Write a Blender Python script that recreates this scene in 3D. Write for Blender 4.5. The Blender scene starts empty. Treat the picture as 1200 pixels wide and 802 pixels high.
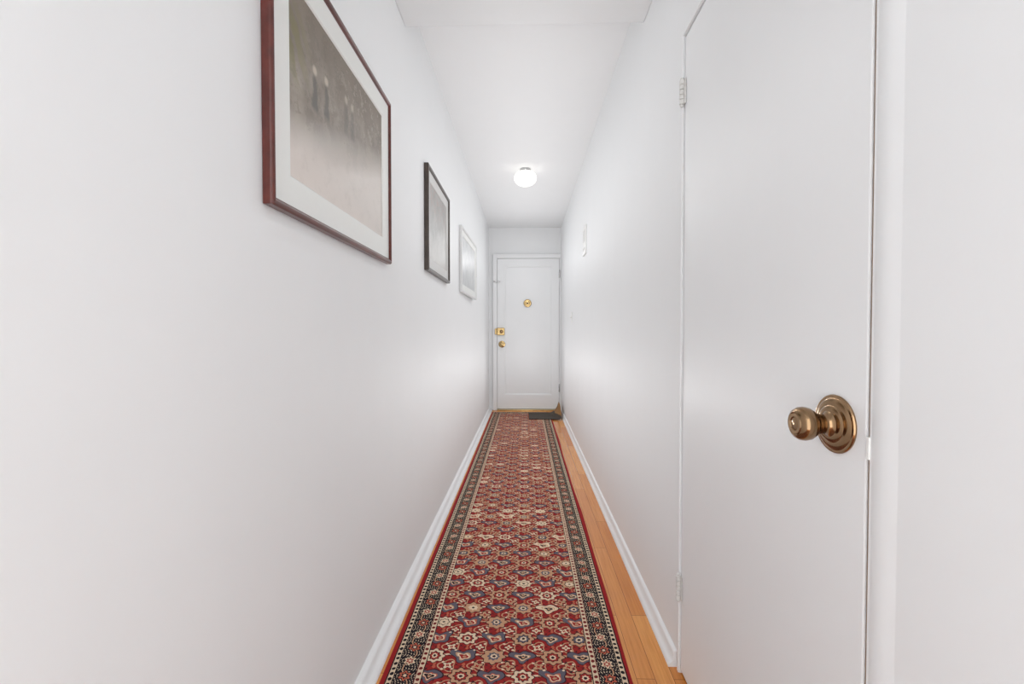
import bpy, bmesh, math
from mathutils import Matrix, Vector
scene = bpy.context.scene
COL = scene.collection
scene.view_settings.view_transform = 'Standard'
scene.view_settings.look = 'None'
scene.view_settings.exposure = 0.06

XL, XR, YE, ZC = -0.497, 0.483, 6.226, 2.49
YB = -0.9           # open end behind the camera
D2A, D2B = 0.657, 1.409   # closet door span along the wall
DH = 1.957          # closet door head

def lin(c):
    def f(v):
        v = v/255.0
        return v/12.92 if v <= 0.04045 else ((v+0.055)/1.055)**2.4
    return (f(c[0]), f(c[1]), f(c[2]), 1.0)

# ------------------------------------------------------------ materials
def new_mat(name):
    m = bpy.data.materials.new(name); m.use_nodes = True
    nt = m.node_tree
    b = nt.nodes['Principled BSDF']
    return m, nt, b

def simple(name, rgb, rough=0.5, metal=0.0, bump=0.0, bscale=60, coat=0.0, vary=0.0, stretch=None, bdist=0.002, spec=0.5):
    m, nt, b = new_mat(name)
    b.inputs['Roughness'].default_value = rough
    b.inputs['Metallic'].default_value = metal
    b.inputs['Coat Weight'].default_value = coat
    b.inputs['Specular IOR Level'].default_value = spec
    tc = nt.nodes.new('ShaderNodeTexCoord')
    mp = nt.nodes.new('ShaderNodeMapping')
    nt.links.new(tc.outputs['Object'], mp.inputs['Vector'])
    if stretch: mp.inputs['Scale'].default_value = stretch
    n = nt.nodes.new('ShaderNodeTexNoise'); n.inputs['Scale'].default_value = bscale
    n.inputs['Detail'].default_value = 3
    nt.links.new(mp.outputs['Vector'], n.inputs['Vector'])
    c = lin(rgb)
    r = nt.nodes.new('ShaderNodeValToRGB')
    r.color_ramp.elements[0].position = 0.3; r.color_ramp.elements[1].position = 0.7
    r.color_ramp.elements[0].color = tuple([c[i]*(1-vary) for i in range(3)]+[1])
    r.color_ramp.elements[1].color = tuple([min(1, c[i]*(1+vary)) for i in range(3)]+[1])
    nt.links.new(n.outputs['Fac'], r.inputs['Fac'])
    nt.links.new(r.outputs['Color'], b.inputs['Base Color'])
    if bump > 0:
        bp = nt.nodes.new('ShaderNodeBump'); bp.inputs['Strength'].default_value = bump
        bp.inputs['Distance'].default_value = bdist
        nt.links.new(n.outputs['Fac'], bp.inputs['Height'])
        nt.links.new(bp.outputs['Normal'], b.inputs['Normal'])
    return m

M_wall = simple('wall_paint', (239,240,241), 0.58, bump=0.3, bscale=4, vary=0.006, stretch=(1,1,0.5), bdist=0.014, spec=0.32)
M_ceil = simple('ceiling_paint', (241,242,243), 0.6, bump=0.1, bscale=9, vary=0.004, spec=0.3)
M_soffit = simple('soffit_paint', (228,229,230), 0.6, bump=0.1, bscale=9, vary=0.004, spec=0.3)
M_trim = simple('trim_gloss_paint', (240,241,242), 0.5, bump=0.1, bscale=25, vary=0.004, spec=0.35)
M_base = simple('baseboard_paint', (234,235,236), 0.5, bump=0.1, bscale=25, vary=0.004, spec=0.35)
M_door = simple('door_gloss_paint', (239,240,241), 0.42, bump=0.3, bscale=4, vary=0.006, stretch=(1,1,0.6), bdist=0.012, spec=0.45)
M_white = simple('white_plastic', (240,240,238), 0.35, vary=0.005)
M_hinge = simple('painted_hinge', (218,217,214), 0.3, vary=0.03)
M_brass = simple('polished_brass', (196,168,118), 0.25, 1.0, vary=0.08, bscale=30)
M_antique = simple('antique_brass', (150,122,92), 0.15, 1.0, vary=0.18, bscale=18, bump=0.04)
M_chrome = simple('steel', (190,190,190), 0.25, 1.0, vary=0.03)
M_jamb = simple('bare_jamb_wood', (150,124,100), 0.6, vary=0.2, bscale=30)
M_mahog = simple('mahogany_frame', (88,35,27), 0.3, vary=0.25, bscale=40, stretch=(0.3,1,1), coat=0.3)
M_darkfr = simple('dark_walnut_frame', (64,52,45), 0.35, vary=0.2, bscale=50, coat=0.2)
M_whitefr = simple('silver_white_frame', (220,220,220), 0.35, vary=0.03, bscale=50)
M_mat = simple('mat_board', (232,233,230), 0.5, vary=0.005, coat=0.1)
M_matb = simple('mat_board_grey', (206,205,203), 0.5, vary=0.01, coat=0.1)
M_grille = simple('pale_grille', (220,220,218), 0.5, vary=0.01)
M_black = simple('charcoal_doormat', (66,58,50), 0.85, vary=0.3, bscale=120, bump=0.4)
M_tan = simple('tan_jute', (156,114,70), 0.9, vary=0.2, bscale=120, bump=0.4)
M_lens = simple('dark_lens', (30,30,30), 0.2)

# expression helper for node maths
class X:
    nt = None
    def __init__(s, v): s.v = v
    @staticmethod
    def m(op, *a):
        n = X.nt.nodes.new('ShaderNodeMath'); n.operation = op
        for i, q in enumerate(a):
            if isinstance(q, X): q = q.v
            if isinstance(q, (int, float)): n.inputs[i].default_value = q
            else: X.nt.links.new(q, n.inputs[i])
        return X(n.outputs[0])
    def __add__(s,o): return X.m('ADD',s,o)
    def __radd__(s,o): return X.m('ADD',s,o)
    def __sub__(s,o): return X.m('SUBTRACT',s,o)
    def __rsub__(s,o): return X.m('SUBTRACT',o,s)
    def __mul__(s,o): return X.m('MULTIPLY',s,o)
    def __rmul__(s,o): return X.m('MULTIPLY',s,o)
    def __truediv__(s,o): return X.m('DIVIDE',s,o)
    def __lt__(s,o): return X.m('LESS_THAN',s,o)
    def __gt__(s,o): return X.m('GREATER_THAN',s,o)
def xabs(a): return X.m('ABSOLUTE',a)
def xmin(a,b): return X.m('MINIMUM',a,b)
def xmax(a,b): return X.m('MAXIMUM',a,b)
def xround(a): return X.m('FLOOR', a+0.5)
def xcos(a): return X.m('COSINE',a)
def xsin(a): return X.m('SINE',a)
def xlen(a,b): return X.m('SQRT', a*a+b*b)
def xatan(a,b): return X.m('ARCTAN2',a,b)
def xmod(a,b): return X.m('FLOORED_MODULO',a,b)
def sat(a): return xmin(xmax(a,0.0),1.0)
def mixc(f, a, b):
    n = X.nt.nodes.new('ShaderNodeMix'); n.data_type = 'RGBA'
    if isinstance(f, X): X.nt.links.new(f.v, n.inputs[0])
    else: n.inputs[0].default_value = f
    for k, q in ((6,a),(7,b)):
        if isinstance(q, tuple): n.inputs[k].default_value = q
        else: X.nt.links.new(q, n.inputs[k])
    return n.outputs[2]
def coords(nt):
    X.nt = nt
    tc = nt.nodes.new('ShaderNodeTexCoord')
    sp = nt.nodes.new('ShaderNodeSeparateXYZ')
    nt.links.new(tc.outputs['Object'], sp.inputs[0])
    return tc.outputs['Object'], X(sp.outputs[0]), X(sp.outputs[1]), X(sp.outputs[2])
def noise(vec, scale, detail=3, rough=0.5):
    n = X.nt.nodes.new('ShaderNodeTexNoise')
    X.nt.links.new(vec, n.inputs['Vector'])
    n.inputs['Scale'].default_value = scale; n.inputs['Detail'].default_value = detail
    n.inputs['Roughness'].default_value = rough
    return X(n.outputs['Fac'])
def comb(x,y,z=0.0):
    n = X.nt.nodes.new('ShaderNodeCombineXYZ')
    for i,q in enumerate((x,y,z)):
        if isinstance(q,X): X.nt.links.new(q.v, n.inputs[i])
        else: n.inputs[i].default_value = q
    return n.outputs[0]
def rnd(x,y,z=0.0):
    n = X.nt.nodes.new('ShaderNodeTexWhiteNoise'); n.noise_dimensions='3D'
    X.nt.links.new(comb(x,y,z), n.inputs['Vector'])
    return X(n.outputs['Value'])

# oak strip floor
def wood_floor():
    m, nt, b = new_mat('oak_strip_floor')
    vec, x, y, z = coords(nt)
    br = nt.nodes.new('ShaderNodeTexBrick')
    nt.links.new(comb(y, x), br.inputs['Vector'])
    br.offset = 0.37
    br.inputs['Scale'].default_value = 1.0
    br.inputs['Brick Width'].default_value = 0.85
    br.inputs['Row Height'].default_value = 0.057
    br.inputs['Mortar Size'].default_value = 0.0009
    br.inputs['Mortar Smooth'].default_value = 0.2
    br.inputs['Color1'].default_value = lin((206,128,56))
    br.inputs['Color2'].default_value = lin((228,158,82))
    br.inputs['Mortar'].default_value = lin((112,62,26))
    g = noise(comb(x*70.0, y*2.5, z), 1.6, 6, 0.65)
    c = mixc(sat((g-0.42)*3.0), br.outputs['Color'], lin((176,98,36)))
    c = mixc(0.6, br.outputs['Color'], c)
    nt.links.new(c, b.inputs['Base Color'])
    b.inputs['Roughness'].default_value = 0.25
    b.inputs['Coat Weight'].default_value = 0.2
    return m
M_floor = wood_floor()

RUG_X0, RUG_X1, RUG_Y0, RUG_Y1 = -0.440, 0.330, -0.35, 6.03
def rug_mat():
    m, nt, b = new_mat('persian_runner_wool')
    vec, x0, y0, z0 = coords(nt)
    n1 = noise(vec, 20.0, 4, 0.6); n2 = noise(comb(y0, x0, 3.0), 22.0, 4, 0.6)
    x = x0 + (n1-0.5)*0.015
    y = y0 + (n2-0.5)*0.015
    hw = (RUG_X1-RUG_X0)/2; hl = (RUG_Y1-RUG_Y0)/2
    ex = hw - xabs(x0+(n1-0.5)*0.004); ey = hl - xabs(y0)
    e = xmin(ex, ey)
    side = ex < ey
    w = side*y + (1.0-side)*x
    RED=lin((156,44,42)); DRED=lin((94,22,28)); CREAM=lin((226,202,174)); TAN=lin((196,152,120))
    BLUE=lin((96,92,104)); NAVY=lin((48,30,36)); ROSE=lin((190,98,76)); OLIVE=lin((130,104,84))
    s = 0.096
    cx = x/s+0.5; cy = y/(s*0.90)
    col = mixc(sat((noise(vec, 5.0, 2)-0.35)*2.0), RED, lin((138,36,38)))
    ix = xround(cx); iy = xround(cy)
    fx = cx-ix; fy = cy-iy
    r = xlen(fx, fy); th = xatan(fy, fx)
    par = xmod(ix+iy, 2.0) > 0.5
    R1 = rnd(ix, iy, 1.0); R2 = rnd(ix, iy, 2.0)
    par3 = R1 > 0.5
    hx = cx+0.5; hy = cy+0.5
    jx = xround(hx); jy = xround(hy)
    gx = hx-jx; gy = hy-jy
    q = xlen(gx, gy); ph = xatan(gy, gx)
    R3 = rnd(jx, jy, 3.0)
    swirl = xabs(xsin(cx*12.566+2.2*xsin(cy*6.283))*xcos(cy*12.566+1.8*xcos(cx*6.283)))
    col = mixc(swirl < 0.07, col, NAVY)
    col = mixc(xabs(q-0.27+0.06*xcos(ph*3.0)) < 0.024, col, TAN)
    lf = xlen((xabs(fx)-0.42)*1.1, (fy-0.07)*2.4) < 0.11
    col = mixc(lf, col, mixc(R2 > 0.4, CREAM, TAN))
    lf2 = xlen((fx-0.05)*2.0, (xabs(fy)-0.43)*1.5) < 0.11
    col = mixc(lf2, col, ROSE)
    ra = r/((1.0+0.12*xcos(th*8.0))*(0.96+0.14*R2))
    A = mixc(ra < 0.37, col, NAVY)
    A = mixc(ra < 0.335, A, mixc(R2 > 0.25, CREAM, TAN))
    A = mixc(ra < 0.215, A, mixc(R1 > 0.75, NAVY, mixc(R1 > 0.35, ROSE, TAN)))
    A = mixc(ra < 0.18, A, mixc(par3, RED, mixc(R2 > 0.5, CREAM, BLUE)))
    A = mixc(ra < 0.11, A, CREAM)
    A = mixc(ra < 0.055, A, NAVY)
    fyy = fy+0.10*xcos(fx*7.0)-0.06
    rb = xlen(fx*0.80, fyy*1.22)/((1.0+0.20*xcos(th*4.0+R1*3.0))*(0.94+0.16*R1))
    B = mixc(rb < 0.37, col, NAVY)
    B = mixc(rb < 0.335, B, mixc(R2 > 0.15, CREAM, BLUE))
    B = mixc(rb < 0.205, B, mixc(R2 > 0.6, TAN, mixc(R2 > 0.3, RED, ROSE)))
    B = mixc(rb < 0.165, B, CREAM)
    B = mixc(rb < 0.12, B, mixc(par3, NAVY, RED))
    B = mixc(rb < 0.05, B, TAN)
    col = mixc(par, A, B)
    qc = q/((1.0+0.35*xcos(ph*4.0+R3*6.0))*(0.85+0.4*R3))
    col = mixc(qc < 0.16, col, NAVY)
    col = mixc(qc < 0.13, col, mixc(R3 > 0.45, CREAM, mixc(R3 > 0.2, ROSE, TAN)))
    col = mixc(qc < 0.05, col, RED)
    t1 = xmod(cx*3.0+0.5, 1.0)-0.5; t2 = xmod(cy*3.0+0.5, 1.0)-0.5
    bud = (xlen(t1,t2) < 0.14)*(r > 0.40)*(q > 0.2)
    col = mixc(bud, col, CREAM)
    field = col
    # ---- main border : scrolling pale leaves on near-black
    INK = lin((28,26,34)); PALE = lin((220,198,170))
    P = 0.064
    u = w/P; k = xround(u); gu = u-k; gv = (e-0.070)/P
    alt = xmod(k,2.0) > 0.5
    bc = INK
    sc = xabs(xsin(u*18.85+3.0*xsin(gv*9.0))*xcos(gv*22.0+2.0*xcos(u*6.283)))
    bc = mixc((sc > 0.74), bc, PALE)
    vine = xabs(gv-0.22*xsin(u*3.14159)) < 0.03
    bc = mixc(vine, bc, TAN)
    rr = xlen(gu, gv)/(1.0+0.25*xcos(xatan(gv,gu)*6.0))
    bc = mixc(rr < 0.32, bc, INK)
    bc = mixc(rr < 0.26, bc, mixc(alt, PALE, ROSE))
    bc = mixc(rr < 0.16, bc, mixc(alt, RED, INK))
    bc = mixc(rr < 0.08, bc, mixc(alt, CREAM, PALE))
    uu = xmod(w/0.022, 1.0)-0.5
    def guard(c0, base, dot):
        gvv = (e-c0)/0.022
        return mixc(xlen(uu, gvv) < 0.28, base, dot)
    g1 = guard(0.0270, PALE, INK)
    g2 = guard(0.1130, PALE, mixc(0.5, INK, RED))
    out = field
    def band(lo_hi, c):
        nonlocal out
        out = mixc(e < lo_hi, out, c)
    band(0.125, INK)
    band(0.122, g2)
    band(0.105, DRED)
    band(0.102, bc)
    band(0.038, INK)
    band(0.035, g1)
    band(0.019, INK)
    band(0.015, lin((154,36,38)))
    fine = noise(vec, 420.0, 2)
    out = mixc(sat((fine-0.5)*1.2), out, lin((72,30,30)))
    nt.links.new(out, b.inputs['Base Color'])
    b.inputs['Roughness'].default_value = 0.95
    b.inputs['Specular IOR Level'].default_value = 0.15
    bp = nt.nodes.new('ShaderNodeBump'); bp.inputs['Strength'].default_value = 0.5
    bp.inputs['Distance'].default_value = 0.002
    nt.links.new(fine.v, bp.inputs['Height']); nt.links.new(bp.outputs['Normal'], b.inputs['Normal'])
    return m
M_rug = rug_mat()

def art_mat(name, w, h, kind):
    m, nt, b = new_mat(name)
    vec, x, y, z = coords(nt)
    s = x/w+0.5; t = y/h+0.5
    n = noise(vec, 9.0, 6, 0.65); nf = noise(vec, 45.0, 4, 0.7); nm = noise(vec, 22.0, 5, 0.7)
    if kind == 1:
        c = mixc(sat((n-0.35)*3.0), lin((104,92,78)), lin((156,144,130)))
        c = mixc(sat((t-0.60)*2.4), c, lin((112,98,82)))
        c = mixc((nm > 0.55)*0.35, c, lin((90,80,66)))
        fr = xabs(xsin((s*30.0)+(t*17.0)+n*6.0))
        fol = sat((0.18-s)*8.0)*sat((t-0.45)*6.0)*sat((0.95-t)*6.0)*(fr > 0.6)
        c = mixc(fol*0.6, c, lin((116,110,50)))
        fol2 = (nf > 0.57)*sat((t-0.5)*5.0)*sat((s-0.3)*4.0)
        c = mixc(fol2*0.4, c, lin((176,166,150)))
        edge = t-(0.20+0.36*s)+(n-0.5)*0.14
        c = mixc(sat(0.6-edge*4.0), c, lin((194,184,176)))
        c = mixc(sat((0.25-t)*2.0+(0.4-s)*0.8), c, lin((220,208,200)))
        c = mixc(sat(0.5-edge*7.0)*sat((nm-0.5)*3.0)*0.4, c, lin((158,148,140)))
        for (fs, ft, a) in ((0.20,0.56,0.7),(0.30,0.58,0.7),(0.50,0.62,0.45),(0.57,0.62,0.45)):
            dx = xabs(s-fs+(nf-0.5)*0.05); dy = t-ft
            bod = sat((0.028-0.06*dy-dx)*60.0)*sat((0.11-xabs(dy))*30.0)
            c = mixc(bod*a, c, lin((56,52,48)))
            hd = xlen((s-fs)*40.0, (dy-0.125)*28.0)
            c = mixc(sat((0.9-hd)*2.0)*a, c, lin((206,192,176)))
    elif kind == 2:
        c = mixc(sat((n-0.3)*1.8), lin((132,130,127)), lin((180,178,175)))
        c = mixc(sat((t-0.5)*4.0)*(nf > 0.56)*0.5, c, lin((184,144,134)))
        c = mixc(sat((0.35-t)*2.5), c, lin((176,173,168)))
        c = mixc(sat((nf-0.55)*6.0)*0.3, c, lin((110,108,104)))
    else:
        c = mixc(sat((n-0.3)*2.0), lin((182,184,186)), lin((216,218,218)))
        c = mixc(sat((nf-0.55)*6.0)*0.3, c, lin((150,152,152)))
    nt.links.new(c, b.inputs['Base Color'])
    b.inputs['Roughness'].default_value = 0.5
    b.inputs['Specular IOR Level'].default_value = 0.3
    b.inputs['Coat Weight'].default_value = 0.5
    b.inputs['Coat Roughness'].default_value = 0.33
    return m

def emis(name, rgb, st):
    m, nt, b = new_mat(name)
    b.inputs['Base Color'].default_value = lin(rgb)
    b.inputs['Emission Color'].default_value = lin(rgb)
    b.inputs['Emission Strength'].default_value = st
    b.inputs['Roughness'].default_value = 0.25
    return m
M_globe = emis('opal_glass_lit', (255,252,247), 0.9)

# ------------------------------------------------------------ mesh helpers
def finish(name, bm, mats, parent=None, loc=(0,0,0), rot=None, smooth=None, bevel=0.0, seg=2, kind=None, label=None, category=None):
    bmesh.ops.recalc_face_normals(bm, faces=bm.faces)
    me = bpy.data.meshes.new(name); bm.to_mesh(me); bm.free()
    for mm in (mats if isinstance(mats,(list,tuple)) else [mats]): me.materials.append(mm)
    ob = bpy.data.objects.new(name, me); COL.objects.link(ob)
    ob.location = loc
    if rot is not None: ob.rotation_euler = rot
    if parent: ob.parent = parent
    if smooth is not None:
        for p in me.polygons: p.use_smooth = True
        me.set_sharp_from_angle(angle=math.radians(smooth))
    if bevel > 0:
        md = ob.modifiers.new('bevel','BEVEL'); md.width = bevel; md.segments = seg; md.limit_method='ANGLE'
    if kind: ob['kind'] = kind
    if label: ob['label'] = label
    if category: ob['category'] = category
    return ob

def add_box(bm, x0,x1,y0,y1,z0,z1):
    v = [bm.verts.new(p) for p in ((x0,y0,z0),(x1,y0,z0),(x1,y1,z0),(x0,y1,z0),(x0,y0,z1),(x1,y0,z1),(x1,y1,z1),(x0,y1,z1))]
    for f in ((0,3,2,1),(4,5,6,7),(0,1,5,4),(1,2,6,5),(2,3,7,6),(3,0,4,7)):
        bm.faces.new([v[i] for i in f])

def boxes(name, lst, mat, **kw):
    bm = bmesh.new()
    for b in lst: add_box(bm, *b)
    return finish(name, bm, mat, **kw)

def lathe(name, prof, mat, n=48, **kw):
    """profile (r,z) revolved about local z"""
    bm = bmesh.new(); rings = []
    for (r,z) in prof:
        if r < 1e-6: rings.append([bm.verts.new((0,0,z))])
        else: rings.append([bm.verts.new((r*math.cos(2*math.pi*i/n), r*math.sin(2*math.pi*i/n), z)) for i in range(n)])
    for a,b in zip(rings, rings[1:]):
        for i in range(n):
            j=(i+1)%n
            if len(a)==1 and len(b)==1: continue
            if len(a)==1: bm.faces.new((a[0],b[i],b[j]))
            elif len(b)==1: bm.faces.new((a[i],a[j],b[0]))
            else: bm.faces.new((a[i],a[j],b[j],b[i]))
    kw.setdefault('smooth', 40)
    return finish(name, bm, mat, **kw)

def rect_sweep(name, w, h, prof, mat, bottom_extra=None, **kw):
    """closed profile of (inset, z) swept with mitred corners round a w*h rectangle (local xy)"""
    bm = bmesh.new(); rings=[]
    for (i,z) in prof:
        be = bottom_extra(i) if bottom_extra else 0
        x0,x1,y0,y1 = -w/2+i, w/2-i, -h/2+i+be, h/2-i
        rings.append([bm.verts.new(p) for p in ((x0,y0,z),(x1,y0,z),(x1,y1,z),(x0,y1,z))])
    N=len(rings)
    for k in range(N):
        a,b = rings[k], rings[(k+1)%N]
        for i in range(4):
            j=(i+1)%4
            bm.faces.new((a[i],a[j],b[j],b[i]))
    return finish(name, bm, mat, **kw)

def extrude_profile(name, prof, y0, y1, mat, **kw):
    """profile (x,z) extruded along y"""
    bm = bmesh.new()
    a=[bm.verts.new((p[0],y0,p[1])) for p in prof]; b=[bm.verts.new((p[0],y1,p[1])) for p in prof]
    n=len(prof)
    for i in range(n):
        j=(i+1)%n; bm.faces.new((a[i],a[j],b[j],b[i]))
    bm.faces.new(a); bm.faces.new(b[::-1])
    return finish(name, bm, mat, **kw)

def empty(name, mw, label, category=None, kind=None):
    e = bpy.data.objects.new(name, None); COL.objects.link(e)
    e.empty_display_size = 0.1
    e.matrix_world = mw
    e['label'] = label
    if category: e['category'] = category
    if kind: e['kind'] = kind
    return e

S = dict(kind='structure')
# ------------------------------------------------------------ room shell
boxes('floor', [(XL-0.1, XR+0.1, YB, YE+0.1, -0.08, 0.0)], M_floor, label='orange oak strip flooring', category='floor', **S)
boxes('wall_left', [(XL-0.1, XL, YB, YE+0.1, 0.0, 2.7)], M_wall, label='long white painted plaster wall hung with pictures', category='wall', **S)
GA = 0.008   # gap on the latch side
boxes('wall_right', [(XR, XR+0.12, D2B+0.005, YE+0.1, 0, 2.7),
                     (XR, XR+0.12, D2A-GA, D2B+0.005, DH+0.005, 2.7),
                     (XR, XR+0.12, YB, D2A-GA, 0, 2.7)], M_wall,
      label='long white painted plaster wall with closet door opening', category='wall', **S)
boxes('wall_end', [(XL, XR, YE, YE+0.1, 0.0, 2.7)], M_wall, label='short white end wall around the entry door', category='wall', **S)
boxes('ceiling', [(XL, XR, 1.896, YE, ZC, 2.7)], M_ceil, label='white painted ceiling', category='ceiling', **S)
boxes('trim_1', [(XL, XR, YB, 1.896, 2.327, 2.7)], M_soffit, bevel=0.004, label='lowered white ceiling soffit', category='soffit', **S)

def base_prof(x, d, foot, top, h=0.052):
    return [(x,0),(x+d*foot,0),(x+d*foot*0.97,0.004),(x+d*(foot*0.8+top*0.2),0.009),(x+d*(foot*0.45+top*0.55),0.014),(x+d*(top*1.05),0.020),(x+d*top,h-0.011),(x+d*top*0.75,h-0.005),(x+d*top*0.3,h-0.001),(x,h)]
extrude_profile('baseboard_left', base_prof(XL,1,0.046,0.020,0.040), YB, YE, M_base, smooth=80, label='plain white painted baseboard', category='baseboard', **S)
extrude_profile('baseboard_right', base_prof(XR,-1,0.028,0.012,0.052), D2B+0.03, YE, M_base, smooth=80, label='plain white painted baseboard', category='baseboard', **S)

# ------------------------------------------------------------ closet door (flush slab in long wall)
d2 = empty('door_2', Matrix.Translation((XR, (D2A+D2B)/2, 0)), 'white painted flush closet door with antique brass knob', 'door', 'structure')
hy = (D2B-D2A)/2
boxes('door_slab', [(0.001, 0.036, -hy, hy, 0.012, DH)], M_door, parent=d2, bevel=0.0025)
kb = lathe('door_knob', [(0,0.0635),(0.008,0.064),(0.0100,0.063),(0.0110,0.0645),(0.0155,0.0645),(0.0165,0.0630),(0.0180,0.0638),(0.0225,0.061),(0.0255,0.056),(0.0262,0.050),(0.0250,0.043),(0.0210,0.037),
                         (0.0170,0.034),(0.0155,0.031),(0.0160,0.027),(0.0145,0.024),(0.0150,0.019),(0.0175,0.015),(0.021,0.012),(0.021,0.004)], M_antique,
           parent=d2, loc=(0.001, 0.720-(D2A+D2B)/2, 0.921), rot=(0,-math.pi/2,0), label='antique brass door knob')
lathe('rosette', [(0.0,0.0),(0.0450,0.0),(0.0457,0.0025),(0.0445,0.0045),(0.0425,0.0050),(0.0410,0.0048),(0.0395,0.0062),(0.036,0.0080),(0.031,0.0092),(0.0295,0.0090),(0.0280,0.0106),(0.0240,0.0125),(0.0205,0.0130),(0.018,0.0130)], M_antique, parent=kb, label='round stepped antique brass plate')
def hinge(parent, loc, mat, length=0.09, r=0.006, leaf=0.016, rotz=0.0):
    n=5; prof=[(0,-length/2-0.008),(r*0.5,-length/2-0.007),(r*0.8,-length/2-0.003)]
    seg=length/n
    for k in range(n):
        a=-length/2+k*seg
        prof += [(r*0.5,a),(r,a+0.0015),(r,a+seg-0.0015),(r*0.5,a+seg)]
    prof += [(r*0.8,length/2+0.003),(r*0.5,length/2+0.007),(0,length/2+0.008)]
    h = lathe('hinge', prof, mat, n=20, parent=parent, loc=loc, rot=(0,0,rotz))
    boxes('hinge_leaf', [(0.004,0.0075,-leaf,leaf,-length/2,length/2)], mat, parent=h, bevel=0.001)
    return h
for z in (1.792, 0.272):
    hinge(d2, (-0.0075, hy+0.002, z), M_hinge, 0.074, 0.0078, 0.015)
boxes('strike_plate', [(-0.002,0.004,-0.001,0.005,-0.016,0.016)], M_white, parent=d2, loc=(0,-hy-0.008,0.900), bevel=0.001)
boxes('trim_2', [(XR+0.038, XR+0.10, D2A-0.03, D2B+0.03, 0, DH+0.03), (XR+0.0035, XR+0.038, D2A-GA, D2A-0.0015, 0, DH)], M_jamb, label='bare wood jamb behind closet door', category='door jamb', **S)
def casing():
    bm = bmesh.new()
    prof=[(0.001,0)]
    N=24
    for i in range(N+1):
        t=i/N
        prof.append((-0.0028*math.sin(math.pi*t**0.8)**1.1, -0.045*t))
    prof.append((0.001,-0.045))
    prof2=[(XR+p[0], D2A-0.012+p[1]) for p in prof]
    a=[bm.verts.new((p[0],p[1],0)) for p in prof2]; b=[bm.verts.new((p[0],p[1],2.327)) for p in prof2]
    n=len(prof2)
    for i in range(n):
        j=(i+1)%n; bm.faces.new((a[i],a[j],b[j],b[i]))
    bm.faces.new(a); bm.faces.new(b[::-1])
    return finish('trim_3', bm, M_wall, smooth=70, label='soft rounded white casing beside closet door', category='trim', **S)
casing()
boxes('trim_6', [(XR-0.005, XR, D2B+0.006, D2B+0.018, 0, DH+0.019), (XR-0.005, XR, D2A-GA, D2B+0.006, DH+0.007, DH+0.019)], M_trim, bevel=0.0015,
      label='slim white bead around the closet door', category='trim', **S)

# ------------------------------------------------------------ entry door
DX0, DX1 = -0.380, 0.458
dw = DX1-DX0; dh = 2.045
MW = Matrix(((1,0,0,(DX0+DX1)/2),(0,0,-1,YE),(0,1,0,0.022+dh/2),(0,0,0,1)))
d1 = empty('door_1', MW, 'white panelled entry door with brass locks', 'door', 'structure')
rect_sweep('door_frame', dw, dh, [(0,0.0),(0,0.03),(0.095,0.03),(0.100,0.030),(0.104,0.026),(0.112,0.024),(0.118,0.018),(0.118,0.0)], M_door,
           bottom_extra=lambda i: 0.09 if i>0.05 else 0, parent=d1)
boxes('door_panel', [(-dw/2+0.117, dw/2-0.117, -dh/2+0.207, dh/2-0.117, 0.0, 0.018)], M_door, parent=d1)
cx, cz = (DX0+DX1)/2, 0.022+dh/2
k1 = lathe('door_knob', [(0,0.065),(0.016,0.064),(0.025,0.058),(0.029,0.048),(0.027,0.038),(0.018,0.030),(0.012,0.025),(0.012,0.010),(0.02,0.006),(0.02,0.0)], M_brass, parent=d1, loc=(-0.318-cx, 0.905-cz, 0.03))
lathe('rosette', [(0,0),(0.045,0),(0.046,0.004),(0.040,0.008),(0.03,0.010),(0.0,0.010)], M_brass, parent=k1)
lk = boxes('deadbolt_lock', [(-0.055,0.05,-0.05,0.05,0,0.032)], M_brass, parent=d1, loc=(-0.330-cx, 1.078-cz, 0.03), bevel=0.006)
lathe('thumb_turn', [(0.024,0.0),(0.024,0.006),(0.016,0.010),(0.010,0.018),(0,0.019)], M_antique, parent=lk, loc=(0.008,0,0.032))
boxes('lock_keeper', [(-0.082,-0.058,-0.04,0.04,0,0.028)], M_brass, parent=lk, bevel=0.004)
pk = lathe('peephole', [(0.0,0),(0.052,0.0),(0.053,0.004),(0.047,0.008),(0.042,0.006),(0.034,0.007),(0.030,0.012),(0.020,0.014),(0.013,0.014)], M_brass, parent=d1, loc=(0.030-cx, 1.462-cz, 0.03), label='round brass door viewer plate')
lathe('viewer_lens', [(0.013,0.010),(0.013,0.015),(0.008,0.017),(0,0.0175)], M_lens, parent=pk)
for z in (1.86, 0.31):
    h = lathe('hinge', [(0,-0.055),(0.007,-0.052),(0.009,-0.045),(0.009,-0.016),(0.007,-0.015),(0.009,-0.014),(0.009,0.014),(0.007,0.015),(0.009,0.016),(0.009,0.045),(0.007,0.052),(0,0.055)],
              M_chrome, n=16, parent=d1, loc=(dw/2+0.004, z-cz, 0.034), rot=(-math.pi/2,0,0))
    boxes('hinge_leaf', [(-0.022,0.0,-0.002,0.002,-0.045,0.045)], M_trim, parent=h)
cg = boxes('chain_guard', [(-0.012,0.030,-0.009,0.009,0,0.010)], M_chrome, parent=d1, loc=(-0.372-cx, 1.757-cz, 0.03), bevel=0.002)
boxes('chain_anchor', [(-0.062,-0.040,-0.012,0.012,0.0,0.012)], M_chrome, parent=cg, bevel=0.002)
bm = bmesh.new()
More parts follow.
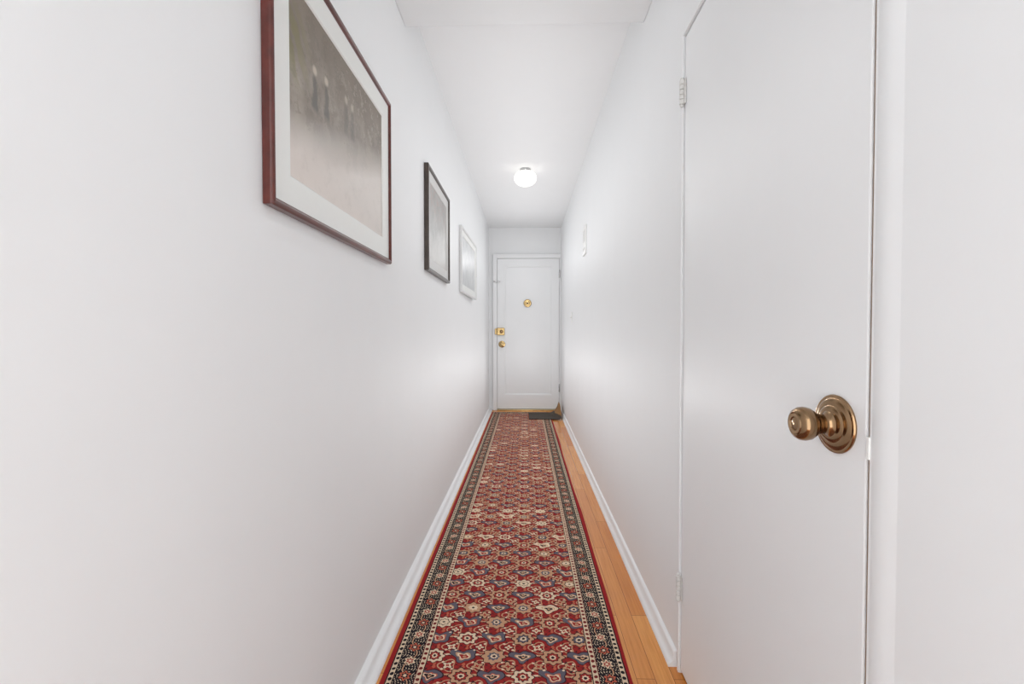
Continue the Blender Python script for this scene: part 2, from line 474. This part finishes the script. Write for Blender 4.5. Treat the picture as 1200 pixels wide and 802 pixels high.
for k in range(7):
    t = k/6.0
    mt = Matrix.Translation((-0.045+0.04*t, 0.0-0.010*math.sin(math.pi*t), 0.014)) @ Matrix.Rotation(math.pi/2*(k%2),4,'X')
    R, r = 0.0055, 0.0014
    ring=[]
    for i in range(12):
        A=2*math.pi*i/12; row=[]
        for j in range(6):
            Bq=2*math.pi*j/6
            row.append(bm.verts.new(mt @ Vector(((R+r*math.cos(Bq))*math.cos(A)*1.2,(R+r*math.cos(Bq))*math.sin(A)*0.8, r*math.sin(Bq)))))
        ring.append(row)
    for i in range(12):
        for j in range(6):
            bm.faces.new((ring[i][j],ring[(i+1)%12][j],ring[(i+1)%12][(j+1)%6],ring[i][(j+1)%6]))
finish('chain', bm, M_chrome, parent=cg, smooth=60)
boxes('trim_4', [(DX0-0.062, DX0-0.004, YE-0.036, YE, 0, 2.13),
                 (DX0-0.004, XR, YE-0.036, YE, 2.072, 2.13),
                 (DX1+0.005, XR, YE-0.028, YE, 0, 2.072)], M_trim, bevel=0.004, label='white wooden casing around the entry door', category='door casing', **S)
boxes('trim_5', [(DX0-0.004, DX1+0.005, YE-0.085, YE, 0, 0.018)], M_brass, bevel=0.004, label='brass door threshold', category='threshold', **S)

# ------------------------------------------------------------ pictures
def picture(y0, y1, z0, z1, prof, fmat, matw, mmat, artk, label, depth, yaw=0.0, xoff=0.0):
    w, h = y1-y0, z1-z0
    mw = Matrix.Translation((XL+0.001+xoff, (y0+y1)/2, z0)) @ Matrix.Rotation(yaw,4,'Z') @ Matrix(((0,0,1,0),(1,0,0,0),(0,1,0,0),(0,0,0,1)))
    e = empty('framed_picture', mw, label, 'picture')
    fw = max(p[0] for p in prof)
    L = (0, h/2, 0)
    rect_sweep('picture_frame', w, h, prof, fmat, parent=e, loc=L, bevel=0.0015)
    i0 = fw-0.004
    rect_sweep('mat_board', w-2*i0, h-2*i0, [(0,0.002),(0,depth-0.007),(matw-0.003,depth-0.007),(matw,depth-0.010),(matw,0.002)], mmat, parent=e, loc=L)
    aw, ah = w-2*(i0+matw)+0.01, h-2*(i0+matw)+0.01
    am = art_mat('art_print_%d'%artk, aw, ah, artk)
    bm = bmesh.new(); add_box(bm, -aw/2,aw/2,-ah/2,ah/2,0.004,depth-0.0105)
    finish('art_print', bm, am, parent=e, loc=L)
    return e
picture(0.850, 1.617, 1.307, 1.875,
        [(0,0),(0,0.016),(0.003,0.020),(0.008,0.0215),(0.012,0.019),(0.015,0.014),(0.017,0.0145),(0.019,0.0115),(0.019,0)], M_mahog,
        0.066, M_mat, 1, 'mahogany-framed print of strolling figures in a wide white mat', 0.0205)
picture(2.229, 2.860, 1.372, 1.897,
        [(0,0),(0,0.020),(0.003,0.023),(0.014,0.023),(0.018,0.017),(0.020,0.014),(0.020,0)], M_darkfr,
        0.055, M_matb, 2, 'dark walnut-framed print with a pale grey mat', 0.021)
picture(3.410, 4.270, 1.371, 1.872,
        [(0,0),(0,0.020),(0.003,0.023),(0.016,0.023),(0.020,0.017),(0.022,0.014),(0.022,0)], M_whitefr,
        0.048, M_mat, 3, 'pale silver-framed grey print with a white mat', 0.021, yaw=-math.radians(1.3), xoff=0.010)

# ------------------------------------------------------------ ceiling lamp
lm = empty('ceiling_lamp', Matrix.Translation((0.0, 4.0, ZC)), 'small opal glass mushroom ceiling light, lit', 'lamp')
lathe('lamp_base', [(0,0),(0.046,0),(0.048,-0.005),(0.046,-0.016),(0.042,-0.026),(0.0,-0.026)], M_chrome, parent=lm)
lathe('lamp_shade', [(0.040,-0.018),(0.044,-0.022),(0.064,-0.028),(0.082,-0.040),(0.094,-0.057),(0.098,-0.076),(0.096,-0.094),(0.086,-0.114),(0.068,-0.130),(0.044,-0.141),(0.020,-0.146),(0,-0.147)], M_globe, parent=lm, smooth=80)

# ------------------------------------------------------------ right wall fixtures
pb = boxes('intercom_panel', [(-0.010,0.001,-0.080,0.080,-0.115,0.115)], M_white, loc=(XR, 3.70, 1.805), bevel=0.004,
           label='white wall intercom box on the plaster wall', category='intercom')
boxes('speaker_grille', [(-0.0115,-0.0095,-0.055,0.055,-0.01+k*0.012,-0.005+k*0.012) for k in range(8)], M_grille, parent=pb)
for dy in (-0.035,0.035):
    boxes('button', [(-0.014,-0.0095,-0.012,0.012,-0.012,0.012)], M_grille, parent=pb, loc=(0,dy,-0.07), bevel=0.002)
sw = boxes('light_switch', [(-0.006,0.001,-0.036,0.036,-0.058,0.058)], M_white, loc=(XR, 4.73, 1.218), bevel=0.003,
           label='white toggle light switch plate on the plaster wall', category='light switch')
boxes('toggle', [(-0.016,-0.005,-0.005,0.005,-0.004,0.014)], M_white, parent=sw, bevel=0.002)

# ------------------------------------------------------------ runner rug
rxc, ryc = (RUG_X0+RUG_X1)/2, (RUG_Y0+RUG_Y1)/2
bm = bmesh.new()
nx, ny = 12, 220
grid=[]
for j in range(ny+1):
    row=[]
    y = RUG_Y0+(RUG_Y1-RUG_Y0)*j/ny
    wob = 0.003*math.sin(y*3.1)+0.002*math.sin(y*7.3+1)
    for i in range(nx+1):
        u = i/nx
        x = RUG_X0+(RUG_X1-RUG_X0)*u + wob*u
        z = 0.0085+0.0012*math.sin(y*5.0+u*4)*math.sin(y*2.1+2)
        if i in (0,nx): z -= 0.003
        row.append(bm.verts.new((x-rxc, y-ryc, z)))
    grid.append(row)
for j in range(ny):
    for i in range(nx):
        bm.faces.new((grid[j][i],grid[j][i+1],grid[j+1][i+1],grid[j+1][i]))
border = [grid[0][i] for i in range(nx+1)]+[grid[j][nx] for j in range(1,ny+1)]+[grid[ny][i] for i in range(nx-1,-1,-1)]+[grid[j][0] for j in range(ny-1,0,-1)]
low = [bm.verts.new((v.co.x, v.co.y, 0.0005)) for v in border]
for k in range(len(border)):
    l=(k+1)%len(border)
    bm.faces.new((border[k],low[k],low[l],border[l]))
finish('runner_rug', bm, M_rug, loc=(rxc, ryc, 0), smooth=50, label='red patterned oriental wool runner with navy floral border', category='rug')

# ------------------------------------------------------------ curled doormat
bm = bmesh.new(); NU, NV = 60, 24
g=[]
for j in range(NV+1):
    v=j/NV; row=[]
    y = 5.50+0.46*v
    kk = min(1.0, v*1.5); k = kk*kk*(3-2*kk)
    start = 0.400-0.095*k; R = 0.055+0.065*k
    Lflat = start-0.045
    tot = Lflat + 0.045 + 0.170*k
    for i in range(NU+1):
        s_ = tot*i/NU
        if s_ <= Lflat: x, z = 0.045+s_, 0.0
        else:
            a = min((s_-Lflat)/R, math.radians(72)); rest = (s_-Lflat)-a*R
            x = start+R*math.sin(a)+max(0,rest)*math.cos(a); z = R*(1-math.cos(a))+max(0,rest)*math.sin(a)
        row.append(bm.verts.new((x-0.26, y-5.73, z)))
    g.append(row)
for j in range(NV):
    for i in range(NU):
        f=bm.faces.new((g[j][i],g[j][i+1],g[j+1][i+1],g[j+1][i]))
        if g[j][i].co.z > 0.022: f.material_index = 1
dm = finish('doormat', bm, [M_black, M_tan], loc=(0.26,5.73,0.0148), smooth=60, label='charcoal doormat with one tan corner curled up against wall', category='doormat')
md = dm.modifiers.new('solid','SOLIDIFY'); md.thickness=0.004; md.offset=0

# ------------------------------------------------------------ light
w = bpy.data.worlds.new('World'); scene.world = w; w.use_nodes = True
w.node_tree.nodes['Background'].inputs[0].default_value = (0.98,0.99,1.0,1)
w.node_tree.nodes['Background'].inputs[1].default_value = 3.15
def point(loc, power, col=(0.99,0.995,1.0)):  # invisible fill points added down the corridor to even its brightness; no fixtures
    l = bpy.data.lights.new('hall_fill', 'POINT'); l.energy=power; l.color=col; l.shadow_soft_size=0.0
    o = bpy.data.objects.new('hall_fill', l); COL.objects.link(o); o.location=loc
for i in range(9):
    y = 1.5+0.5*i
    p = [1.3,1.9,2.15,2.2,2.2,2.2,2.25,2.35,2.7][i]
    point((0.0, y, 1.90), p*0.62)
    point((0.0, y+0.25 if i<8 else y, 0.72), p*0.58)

cam = bpy.data.cameras.new('Camera'); co = bpy.data.objects.new('Camera', cam); COL.objects.link(co)
co.location = (0,0,1.063)
co.rotation_euler = (math.radians(90-1.18), 0, math.radians(1.67))
cam.sensor_width = 36; cam.lens = 533/1200*36; cam.clip_start = 0.01
scene.camera = co
